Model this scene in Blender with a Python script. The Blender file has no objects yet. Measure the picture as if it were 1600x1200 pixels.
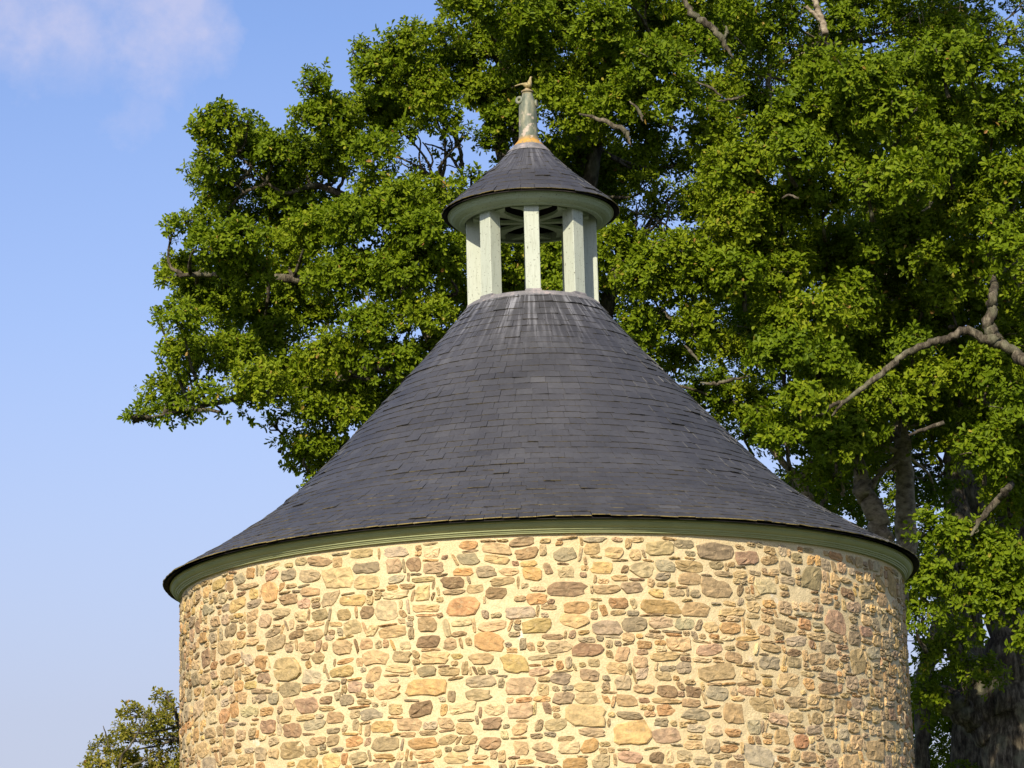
import bpy, math
import numpy as np
from mathutils import Vector, Matrix

PI = math.pi
R = math.radians
sc = bpy.context.scene
COL = sc.collection

# ------------------------------------------------------------------ camera
F_PX, W_PX, H_PX = 4184.0, 1600.0, 1200.0
CAM = np.array([0.0, -28.35, 1.6])
YAW, PITCH, ROLL = -0.0090, 0.2270, -0.0263
FW = np.array([math.sin(YAW) * math.cos(PITCH), math.cos(YAW) * math.cos(PITCH), math.sin(PITCH)])
_r0 = np.array([math.cos(YAW), -math.sin(YAW), 0.0])
_u0 = np.cross(_r0, FW)
RT = _r0 * math.cos(ROLL) + _u0 * math.sin(ROLL)
UP = -_r0 * math.sin(ROLL) + _u0 * math.cos(ROLL)
cd = bpy.data.cameras.new("camera")
cam = bpy.data.objects.new("camera", cd)
COL.objects.link(cam)
cam.matrix_world = Matrix((
    (RT[0], UP[0], -FW[0], CAM[0]), (RT[1], UP[1], -FW[1], CAM[1]),
    (RT[2], UP[2], -FW[2], CAM[2]), (0, 0, 0, 1)))
cd.sensor_width = 36.0
cd.lens = F_PX * 36.0 / W_PX
cd.clip_start = 0.5
cd.clip_end = 6000
sc.camera = cam


def at(px, py, y):
    """world point on the vertical plane at depth y that the photo shows at (px, py); and metres per pixel there"""
    d = FW + RT * (px - 800) / F_PX - UP * (py - 600) / F_PX
    t = (y - CAM[1]) / d[1]
    return CAM + d * t, t / F_PX


def ray(px, py):
    d = FW + RT * (px - 800) / F_PX - UP * (py - 600) / F_PX
    return d / np.linalg.norm(d)


# ------------------------------------------------------------------ sun, sky, exposure
SUN_EL, SUN_AZ = 33.0, -15.5        # degrees; azimuth measured from the camera's own side, minus = left
s_h = np.array([math.sin(R(SUN_AZ)), -math.cos(R(SUN_AZ))])
TO_SUN = Vector((s_h[0] * math.cos(R(SUN_EL)), s_h[1] * math.cos(R(SUN_EL)), math.sin(R(SUN_EL))))
sd = bpy.data.lights.new("sun", 'SUN')
sd.energy = 4.6
sd.angle = R(0.5)
sd.color = (1.0, 0.90, 0.72)
sun = bpy.data.objects.new("sun", sd)
COL.objects.link(sun)
sun.rotation_euler = (-TO_SUN).to_track_quat('-Z', 'Y').to_euler()
sun.location = TO_SUN * 80

sc.view_settings.view_transform = 'Standard'
sc.view_settings.look = 'None'
sc.view_settings.exposure = 0.45
sc.view_settings.gamma = 1.0

world = bpy.data.worlds.new("World")
sc.world = world
world.use_nodes = True


class NT:
    """a little shorthand for node trees"""
    def __init__(self, tree):
        self.t = tree
        tree.nodes.clear()

    def n(self, kind, **kw):
        nd = self.t.nodes.new(kind)
        for k, v in kw.items():
            setattr(nd, k, v)
        return nd

    def put(self, sock, v):
        if isinstance(v, bpy.types.NodeSocket):
            self.t.links.new(v, sock)
        elif v is not None:
            sock.default_value = v

    def math(self, op, a, b=None, c=None, clamp=False):
        nd = self.n('ShaderNodeMath', operation=op, use_clamp=clamp)
        for i, v in enumerate((a, b, c)):
            self.put(nd.inputs[i], v)
        return nd.outputs[0]

    def vmath(self, op, a, b=None, out=0):
        nd = self.n('ShaderNodeVectorMath', operation=op)
        self.put(nd.inputs[0], a)
        if b is not None:
            self.put(nd.inputs[1], b)
        return nd.outputs[out]

    def scale(self, v, s):
        nd = self.n('ShaderNodeVectorMath', operation='SCALE')
        self.put(nd.inputs[0], v)
        self.put(nd.inputs['Scale'], s)
        return nd.outputs[0]

    def noise(self, vec, scale, detail=4, rough=0.55, out='Fac', dist=0.0):
        nd = self.n('ShaderNodeTexNoise')
        self.put(nd.inputs['Vector'], vec)
        nd.inputs['Scale'].default_value = scale
        nd.inputs['Detail'].default_value = detail
        nd.inputs['Roughness'].default_value = rough
        nd.inputs['Distortion'].default_value = dist
        return nd.outputs[out]

    def ramp(self, fac, stops, interp='LINEAR'):
        nd = self.n('ShaderNodeValToRGB')
        cr = nd.color_ramp
        cr.interpolation = interp
        while len(cr.elements) < len(stops):
            cr.elements.new(0.5)
        for e, (p, c) in zip(cr.elements, stops):
            e.position = p
            e.color = (c, c, c, 1) if not hasattr(c, '__len__') else (*c[:3], 1)
        self.put(nd.inputs[0], fac)
        return nd.outputs[0]

    def mix(self, fac, a, b, blend='MIX'):
        nd = self.n('ShaderNodeMix', data_type='RGBA', blend_type=blend)
        self.put(nd.inputs[0], fac)
        self.put(nd.inputs[6], (*a, 1) if isinstance(a, tuple) else a)
        self.put(nd.inputs[7], (*b, 1) if isinstance(b, tuple) else b)
        return nd.outputs[2]

    def attr(self, name, out='Fac'):
        return self.n('ShaderNodeAttribute', attribute_name=name).outputs[out]

    def bump(self, h, strength, dist):
        nd = self.n('ShaderNodeBump')
        nd.inputs['Strength'].default_value = strength
        nd.inputs['Distance'].default_value = dist
        self.put(nd.inputs['Height'], h)
        return nd.outputs[0]


w = NT(world.node_tree)
sky = w.n('ShaderNodeTexSky', sky_type='NISHITA')
sky.sun_disc = False
sky.sun_elevation = R(SUN_EL)
sky.sun_rotation = R(180 - SUN_AZ)
sky.altitude = 60
sky.air_density = 1.0
sky.dust_density = 1.2
sky.ozone_density = 1.6
co = w.n('ShaderNodeTexCoord').outputs['Generated']
nv = w.vmath('NORMALIZE', co)
warp = w.scale(w.vmath('SUBTRACT', w.noise(nv, 26, 5, 0.65, 'Color'), (0.5, 0.5, 0.5)), 0.045)
wv = w.vmath('ADD', nv, warp)
cover = None
for (px, py, rad, amt) in ((20, -5, 0.034, 1.0), (250, 45, 0.030, 0.95), (222, 185, 0.013, 0.35), (150, -60, 0.05, 0.9), (700, -500, 0.08, 0.8), (-600, 100, 0.07, 0.9)):
    c = ray(px, py)
    dist = w.vmath('DISTANCE', wv, tuple(c), out=1)
    b = w.math('MULTIPLY', w.math('SUBTRACT', 1.0, w.math('DIVIDE', dist, rad), clamp=True), 2.0 * amt)
    b = w.math('MINIMUM', b, amt)
    cover = b if cover is None else w.math('MAXIMUM', cover, b)
wisps = w.ramp(w.noise(nv, 46, 6, 0.62), [(0.30, 0.30), (0.62, 1.0)])
cover = w.math('MULTIPLY', cover, wisps, clamp=True)
blue = w.mix(1.0, sky.outputs[0], (1.13, 1.15, 1.40), 'MULTIPLY')
sp = w.n('ShaderNodeSeparateXYZ')
w.put(sp.inputs[0], nv)
low = w.ramp(sp.outputs[2], [(0.0, 0.9), (0.108, 0.75), (0.248, 0.24), (0.355, 0.0)])
hazy = w.mix(low, blue, (3.75, 3.80, 4.75))
cloudy = w.mix(w.math('MULTIPLY', cover, 0.55), hazy, (5.4, 5.1, 6.3))
bg = w.n('ShaderNodeBackground')
w.put(bg.inputs['Color'], cloudy)
bg.inputs['Strength'].default_value = 0.10
w.t.links.new(bg.outputs[0], w.n('ShaderNodeOutputWorld').inputs[0])


# ------------------------------------------------------------------ materials
def material(name, fn):
    m = bpy.data.materials.new(name)
    m.use_nodes = True
    t = NT(m.node_tree)
    out = t.n('ShaderNodeOutputMaterial')
    sh = fn(t)
    t.t.links.new(sh, out.inputs[0])
    return m


def principled(t, color, rough=0.8, spec=0.3, normal=None, metal=0.0):
    p = t.n('ShaderNodeBsdfPrincipled')
    t.put(p.inputs['Base Color'], (*color, 1) if isinstance(color, tuple) else color)
    t.put(p.inputs['Roughness'], rough)
    p.inputs['Specular IOR Level'].default_value = spec
    p.inputs['Metallic'].default_value = metal
    if normal is not None:
        t.put(p.inputs['Normal'], normal)
    return p.outputs[0]


def oc(t):
    return t.n('ShaderNodeTexCoord').outputs['Object']


def f_mortar(t):
    v = oc(t)
    n1 = t.noise(v, 1.6, 4)
    n2 = t.noise(v, 60, 5, 0.7)
    c = t.ramp(n1, [(0.3, (0.66, 0.525, 0.295)), (0.7, (0.73, 0.60, 0.365))])
    c = t.mix(t.ramp(n2, [(0.35, 0.0), (0.62, 1.0)]), t.mix(1.0, c, (0.80, 0.78, 0.74), 'MULTIPLY'), c)
    lime = t.ramp(t.noise(v, 3.1, 3), [(0.70, 0.0), (0.76, 0.75)])
    c = t.mix(lime, c, (0.78, 0.72, 0.60))
    h = t.math('ADD', t.math('MULTIPLY', t.noise(v, 14, 3), 0.6), t.math('MULTIPLY', n2, 0.4))
    return principled(t, c, 0.95, 0.1, t.bump(h, 0.7, 0.03))


def f_stone(t):
    v = oc(t)
    base = t.attr('Col', 'Color')
    n1 = t.noise(v, 17, 5, 0.65)
    n2 = t.noise(v, 70, 4, 0.7)
    c = t.mix(1.0, base, t.ramp(n1, [(0.25, (0.60, 0.60, 0.60)), (0.5, (1, 0.98, 0.95)), (0.78, (1.45, 1.38, 1.25))]), 'MULTIPLY')
    c = t.mix(t.ramp(t.noise(v, 26, 4, 0.6), [(0.56, 0.0), (0.72, 0.65)]), c, (0.50, 0.38, 0.21))
    c = t.mix(t.ramp(n2, [(0.60, 0.0), (0.72, 0.5)]), c, (0.07, 0.05, 0.035))
    h = t.math('ADD', t.math('MULTIPLY', n1, 0.7), t.math('MULTIPLY', n2, 0.3))
    return principled(t, c, 0.9, 0.2, t.bump(h, 0.8, 0.025))


def f_slate(t):
    v = oc(t)
    tint = t.attr('tint')
    n1 = t.noise(v, 1.3, 4, 0.6)
    n2 = t.noise(v, 30, 4, 0.7)
    c = t.ramp(tint, [(0.0, (0.036, 0.035, 0.038)), (0.45, (0.050, 0.049, 0.0525)), (0.8, (0.060, 0.059, 0.0615)), (1.0, (0.092, 0.090, 0.090))])
    c = t.mix(1.0, c, t.ramp(n1, [(0.3, 0.85), (0.7, 1.2)]), 'MULTIPLY')
    c = t.mix(1.0, c, t.ramp(n2, [(0.3, 0.86), (0.7, 1.12)]), 'MULTIPLY')
    # pale lime run-off below the lead flashings, in streaks down the slope
    s = t.n('ShaderNodeSeparateXYZ')
    t.put(s.inputs[0], v)
    x, y, z = s.outputs
    ang = t.math('ARCTAN2', y, x)
    cv = t.n('ShaderNodeCombineXYZ')
    t.put(cv.inputs[0], t.math('MULTIPLY', ang, 11.0))
    t.put(cv.inputs[1], t.math('MULTIPLY', z, 0.7))
    st = t.noise(cv.outputs[0], 2.2, 5, 0.62, dist=0.25)
    blotch = t.noise(v, 2.6, 3)
    low = t.math('MULTIPLY', t.math('SUBTRACT', z, 7.95), 0.95, clamp=True)      # main roof: strongest at its top
    low = t.math('MULTIPLY', t.math('POWER', low, 1.45), t.math('LESS_THAN', z, 9.3))
    top = t.math('MULTIPLY', t.math('SUBTRACT', z, 10.35), 2.2, clamp=True)
    f = t.math('MAXIMUM', low, t.math('MULTIPLY', top, 0.8))
    f = t.math('MULTIPLY', f, t.ramp(st, [(0.48, 0.0), (0.64, 1.0)]))
    f = t.math('MULTIPLY', f, t.ramp(blotch, [(0.35, 0.35), (0.6, 1.0)]))
    c = t.mix(t.math('MULTIPLY', f, 0.8, clamp=True), c, (0.33, 0.33, 0.345))
    rough = t.ramp(n1, [(0.2, 0.42), (0.8, 0.62)])
    return principled(t, c, rough, 0.45, t.bump(n2, 0.25, 0.01))


def f_slate_edge(t):
    v = oc(t)
    n = t.noise(v, 9, 4, 0.7)
    c = t.ramp(n, [(0.38, (0.055, 0.052, 0.055)), (0.52, (0.12, 0.10, 0.065)), (0.68, (0.26, 0.21, 0.11))])
    return principled(t, c, 0.9, 0.2)


def f_slate_side(t):
    return principled(t, t.ramp(t.noise(oc(t), 5, 3, 0.6), [(0.40, (0.05, 0.05, 0.052)), (0.70, (0.15, 0.15, 0.148))]), 0.7, 0.4)


def f_eave_edge(t):
    v = oc(t)
    n = t.noise(v, 7, 4, 0.75)
    c = t.ramp(n, [(0.36, (0.08, 0.075, 0.065)), (0.47, (0.30, 0.23, 0.09)), (0.62, (0.52, 0.40, 0.15)), (0.7, (0.6, 0.52, 0.34))])
    return principled(t, c, 0.9, 0.2)


def f_soffit(t):
    return principled(t, t.ramp(t.noise(oc(t), 6, 3), [(0.3, (0.030, 0.027, 0.024)), (0.7, (0.055, 0.048, 0.042))]), 0.9, 0.1)


def paint(c0, c1, dirt):
    def fn(t):
        v = oc(t)
        mp = t.n('ShaderNodeMapping')
        mp.inputs['Scale'].default_value = (1, 1, 0.12)
        t.put(mp.inputs['Vector'], v)
        grain = t.noise(mp.outputs[0], 45, 4, 0.6)
        c = t.mix(t.noise(v, 5, 3), c0, c1)
        c = t.mix(t.ramp(grain, [(0.52, 0.0), (0.74, 0.6)]), c, dirt)
        spots = t.ramp(t.noise(v, 55, 2, 0.5), [(0.665, 0.0), (0.70, 0.85)])
        c = t.mix(spots, c, (0.08, 0.075, 0.055))
        return principled(t, c, 0.6, 0.3, t.bump(grain, 0.25, 0.006))
    return fn


def f_cornice_green(t):
    v = oc(t)
    n = t.noise(v, 2.2, 4, 0.6)
    c = t.ramp(n, [(0.3, (0.29, 0.31, 0.15)), (0.7, (0.36, 0.375, 0.19))])
    g = t.ramp(t.noise(v, 30, 4, 0.7), [(0.6, 0.0), (0.75, 0.5)])
    c = t.mix(g, c, (0.12, 0.11, 0.06))
    return principled(t, c, 0.55, 0.35, t.bump(t.noise(v, 25, 3), 0.15, 0.006))


def f_lead(t):
    v = oc(t)
    c = t.ramp(t.noise(v, 9, 5, 0.7), [(0.3, (0.10, 0.10, 0.105)), (0.52, (0.19, 0.18, 0.18)), (0.72, (0.40, 0.33, 0.31))])
    return principled(t, c, 0.7, 0.3, t.bump(t.noise(v, 18, 3), 0.3, 0.01))


def f_ceramic(t):
    v = oc(t)
    s = t.n('ShaderNodeSeparateXYZ')
    t.put(s.inputs[0], v)
    mp = t.n('ShaderNodeMapping')
    mp.inputs['Scale'].default_value = (1, 1, 0.35)
    t.put(mp.inputs['Vector'], v)
    n = t.noise(mp.outputs[0], 16, 5, 0.65)
    c = t.ramp(n, [(0.30, (0.065, 0.085, 0.055)), (0.48, (0.135, 0.15, 0.105)), (0.62, (0.23, 0.225, 0.145)), (0.76, (0.42, 0.37, 0.26))])
    or_lo = t.math('SUBTRACT', 1.0, t.math('MULTIPLY', t.math('SUBTRACT', s.outputs[2], 10.885), 14.0), clamp=True)
    or_hi = t.math('MULTIPLY', t.math('SUBTRACT', s.outputs[2], 11.44), 14.0, clamp=True)
    f = t.math('MAXIMUM', or_lo, t.math('MULTIPLY', or_hi, 0.5))
    f = t.math('MULTIPLY', f, t.ramp(t.noise(v, 22, 4, 0.7), [(0.30, 0.15), (0.5, 1.0)]))
    c = t.mix(f, c, (0.50, 0.27, 0.055))
    lic = t.ramp(t.noise(v, 13, 3), [(0.60, 0.0), (0.67, 0.8)])
    c = t.mix(lic, c, (0.46, 0.37, 0.29))
    return principled(t, c, 0.55, 0.35, t.bump(n, 0.3, 0.01))


def f_bird(t):
    c = t.ramp(t.noise(oc(t), 40, 4), [(0.3, (0.16, 0.13, 0.05)), (0.7, (0.40, 0.31, 0.13))])
    return principled(t, c, 0.5, 0.4)


def leaf_mat(stops):
    def fn(t):
        tint = t.attr('tint')
        c = t.ramp(tint, stops)
        p = principled(t, c, 0.55, 0.12)
        tr = t.n('ShaderNodeBsdfTranslucent')
        t.put(tr.inputs['Color'], t.mix(1.0, c, (1.10, 1.30, 0.4), 'MULTIPLY'))
        mx = t.n('ShaderNodeMixShader')
        mx.inputs[0].default_value = 0.30
        t.t.links.new(p, mx.inputs[1])
        t.t.links.new(tr.outputs[0], mx.inputs[2])
        return mx.outputs[0]
    return fn


def f_bark(t):
    v = oc(t)
    mp = t.n('ShaderNodeMapping')
    mp.inputs['Scale'].default_value = (1, 1, 0.3)
    t.put(mp.inputs['Vector'], v)
    n = t.noise(mp.outputs[0], 14, 6, 0.7)
    c = t.ramp(n, [(0.34, (0.022, 0.018, 0.013)), (0.5, (0.075, 0.062, 0.043)), (0.66, (0.21, 0.18, 0.125))])
    c = t.mix(t.ramp(t.noise(v, 3.5, 4), [(0.5, 0.0), (0.68, 0.55)]), c, (0.21, 0.21, 0.13))
    return principled(t, c, 0.95, 0.1, t.bump(n, 1.0, 0.05))


def f_sun_painted_bark(t):  # bark colour lightened to stand in for sunlight the crowns block
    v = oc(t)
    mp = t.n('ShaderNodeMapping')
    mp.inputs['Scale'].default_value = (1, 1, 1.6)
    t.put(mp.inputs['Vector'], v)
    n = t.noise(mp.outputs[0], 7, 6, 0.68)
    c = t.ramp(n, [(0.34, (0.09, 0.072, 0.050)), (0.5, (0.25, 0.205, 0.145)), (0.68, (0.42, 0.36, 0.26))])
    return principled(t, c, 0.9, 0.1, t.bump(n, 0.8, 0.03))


def f_grass(t):
    v = oc(t)
    c = t.mix(t.noise(v, 0.5, 5), (0.045, 0.075, 0.018), (0.10, 0.12, 0.035))
    c = t.mix(1.0, c, t.ramp(t.noise(v, 22, 4), [(0.3, 0.7), (0.7, 1.25)]), 'MULTIPLY')
    return principled(t, c, 0.95, 0.1, t.bump(t.noise(v, 30, 4), 1.0, 0.05))


M = {
    'mortar': material('lime_mortar', f_mortar),
    'stone': material('rubble_stone', f_stone),
    'slate': material('slate', f_slate),
    'slate_edge': material('slate_edge', f_slate_edge),
    'eave_edge': material('lichened_eave_edge', f_eave_edge),
    'slate_side': material('slate_side', f_slate_side),
    'soffit': material('dark_boarding', f_soffit),
    'post': material('pale_green_paint', paint((0.46, 0.487, 0.395), (0.395, 0.43, 0.345), (0.27, 0.28, 0.21))),
    'pale_cornice': material('sage_paint', paint((0.385, 0.435, 0.30), (0.325, 0.38, 0.26), (0.22, 0.23, 0.15))),
    'cornice': material('green_paint', f_cornice_green),
    'lead': material('lead_sheet', f_lead),
    'ceramic': material('glazed_earthenware', f_ceramic),
    'bird': material('ochre_earthenware', f_bird),
    'bark': material('oak_bark', f_bark),
    'sun_painted_bark': material('sun_painted_bark', f_sun_painted_bark),
    'grass': material('grass', f_grass),
    'leaf': material('oak_leaf', leaf_mat([(0.0, (0.058, 0.100, 0.004)), (0.45, (0.138, 0.194, 0.006)), (0.80, (0.235, 0.276, 0.012)), (0.93, (0.29, 0.28, 0.025)), (0.975, (0.36, 0.27, 0.05)), (1.0, (0.32, 0.15, 0.05))])),
    'leaf_autumn': material('turning_leaf', leaf_mat([(0.0, (0.09, 0.10, 0.010)), (0.5, (0.215, 0.20, 0.024)), (0.85, (0.32, 0.235, 0.055)), (1.0, (0.28, 0.16, 0.06))])),
}


# ------------------------------------------------------------------ mesh helpers
def mesh_obj(name, verts, faces, mats, parent=None, midx=None, attrs=None, smooth=False, colors=None):
    """ONE mesh object; faces is a list of index tuples or an (n, 4) array"""
    verts = np.asarray(verts, dtype=np.float32).reshape(-1, 3)
    me = bpy.data.meshes.new(name)
    if isinstance(faces, np.ndarray):
        k = faces.shape[1]
        nf = len(faces)
        me.vertices.add(len(verts))
        me.vertices.foreach_set('co', verts.ravel())
        me.loops.add(nf * k)
        me.loops.foreach_set('vertex_index', faces.astype(np.int32).ravel())
        me.polygons.add(nf)
        me.polygons.foreach_set('loop_start', np.arange(nf, dtype=np.int32) * k)
    else:
        me.from_pydata(verts.tolist(), [], faces)
    for m in mats:
        me.materials.append(M[m])
    if midx is not None:
        me.polygons.foreach_set('material_index', np.asarray(midx, dtype=np.int32))
    me.polygons.foreach_set('use_smooth', np.full(len(me.polygons), bool(smooth)))
    for an, arr in (attrs or {}).items():
        a = me.attributes.new(an, 'FLOAT', 'POINT')
        a.data.foreach_set('value', np.asarray(arr, dtype=np.float32))
    if colors is not None:
        a = me.attributes.new('Col', 'FLOAT_COLOR', 'POINT')
        a.data.foreach_set('color', np.asarray(colors, dtype=np.float32).ravel())
    me.update(calc_edges=True)
    me.validate()
    o = bpy.data.objects.new(name, me)
    COL.objects.link(o)
    if parent is not None:
        o.parent = parent
    return o


def thing(name, label, cat, loc=(0, 0, 0), group=None):
    o = bpy.data.objects.new(name, None)
    o.empty_display_size = 0.3
    COL.objects.link(o)
    o.location = loc
    o['label'] = label
    o['category'] = cat
    if group:
        o['group'] = group
    return o


class MB:
    def __init__(self):
        self.v, self.f, self.m = [], [], []
        self.n = 0

    def add(self, v, f, m=0):
        v = np.asarray(v, float).reshape(-1, 3)
        self.v.append(v)
        self.f += [tuple(int(i) + self.n for i in q) for q in f]
        self.m += [m] * len(f)
        self.n += len(v)

    def build(self, name, mats, parent=None, smooth=False):
        return mesh_obj(name, np.concatenate(self.v), self.f, mats, parent, self.m, smooth=smooth)


def lathe(prof, seg=96, wob=None):
    prof = np.asarray(prof, float)
    n = len(prof)
    th = np.arange(seg) * 2 * PI / seg
    v = np.zeros((n, seg, 3))
    v[..., 0] = prof[:, :1] * np.cos(th)
    v[..., 1] = prof[:, :1] * np.sin(th)
    v[..., 2] = prof[:, 1:]
    f = []
    for i in range(n - 1):
        for j in range(seg):
            k = (j + 1) % seg
            f.append((i * seg + j, i * seg + k, (i + 1) * seg + k, (i + 1) * seg + j))
    return v.reshape(-1, 3), f


def tube(pts, rad, seg=10, rng=None, rough=0.0):
    pts = np.asarray(pts, float)
    rad = np.asarray(rad, float)
    n = len(pts)
    tan = np.gradient(pts, axis=0)
    tan /= np.linalg.norm(tan, axis=1)[:, None] + 1e-9
    ref = np.array([0.31, 0.9, 0.3])
    v = []
    for i in range(n):
        a = np.cross(tan[i], ref)
        a /= np.linalg.norm(a) + 1e-9
        b = np.cross(tan[i], a)
        ang = np.arange(seg) * 2 * PI / seg
        rr = np.full(seg, rad[i])
        if rng is not None:
            rr = rr * (1 + rough * rng.normal(size=seg))
        v.append(pts[i] + np.outer(np.cos(ang) * rr, a) + np.outer(np.sin(ang) * rr, b))
    v = np.concatenate(v + [pts[:1], pts[-1:]])
    f = []
    for i in range(n - 1):
        for j in range(seg):
            k = (j + 1) % seg
            f.append((i * seg + j, i * seg + k, (i + 1) * seg + k, (i + 1) * seg + j))
    c0, c1 = n * seg, n * seg + 1
    for j in range(seg):
        k = (j + 1) % seg
        f.append((c0, k, j))
        f.append((c1, (n - 1) * seg + j, (n - 1) * seg + k))
    return v, f


def smooth_path(pts, n):
    """Catmull-Rom through the points"""
    p = np.asarray(pts, float)
    if len(p) == 2:
        t = np.linspace(0, 1, n)[:, None]
        return p[0] * (1 - t) + p[1] * t
    q = np.vstack([2 * p[0] - p[1], p, 2 * p[-1] - p[-2]])
    out = []
    for u in np.linspace(0, len(p) - 1 - 1e-6, n):
        i = int(u)
        t = u - i
        a, b, c, d = q[i], q[i + 1], q[i + 2], q[i + 3]
        out.append(0.5 * (2 * b + (c - a) * t + (2 * a - 5 * b + 4 * c - d) * t * t + (3 * b - a - 3 * c + d) * t ** 3))
    return np.array(out)


def spline(x, y, q):
    x, y, q = (np.asarray(a, float) for a in (x, y, q))
    n = len(x)
    h = np.diff(x)
    A = np.eye(n)
    b = np.zeros(n)
    for i in range(1, n - 1):
        A[i, i - 1] = h[i - 1]
        A[i, i] = 2 * (h[i - 1] + h[i])
        A[i, i + 1] = h[i]
        b[i] = 6 * ((y[i + 1] - y[i]) / h[i] - (y[i] - y[i - 1]) / h[i - 1])
    m = np.linalg.solve(A, b)
    i = np.clip(np.searchsorted(x, q) - 1, 0, n - 2)
    t = q - x[i]
    hh = h[i]
    return (m[i] * (hh - t) ** 3 + m[i + 1] * t ** 3) / (6 * hh) + (y[i] / hh - m[i] * hh / 6) * (hh - t) + (y[i + 1] / hh - m[i + 1] * hh / 6) * t


# ------------------------------------------------------------------ ground
gn = 40
gx = np.sign(np.linspace(-1, 1, gn)) * np.abs(np.linspace(-1, 1, gn)) ** 3 * 2500
gv = np.array([(x, y, 0.0) for y in gx for x in gx])
gf = [(j * gn + i, j * gn + i + 1, (j + 1) * gn + i + 1, (j + 1) * gn + i) for j in range(gn - 1) for i in range(gn - 1)]
g = mesh_obj('ground', gv, gf, ['grass'])
g['kind'] = 'structure'

# ------------------------------------------------------------------ the dovecote
R_M = 3.815            # face of the mortar
Z_WALL = 5.845
dove = thing('dovecote', 'round rubble stone dovecote with a bell-shaped slate roof and open lantern', 'dovecote')


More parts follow.
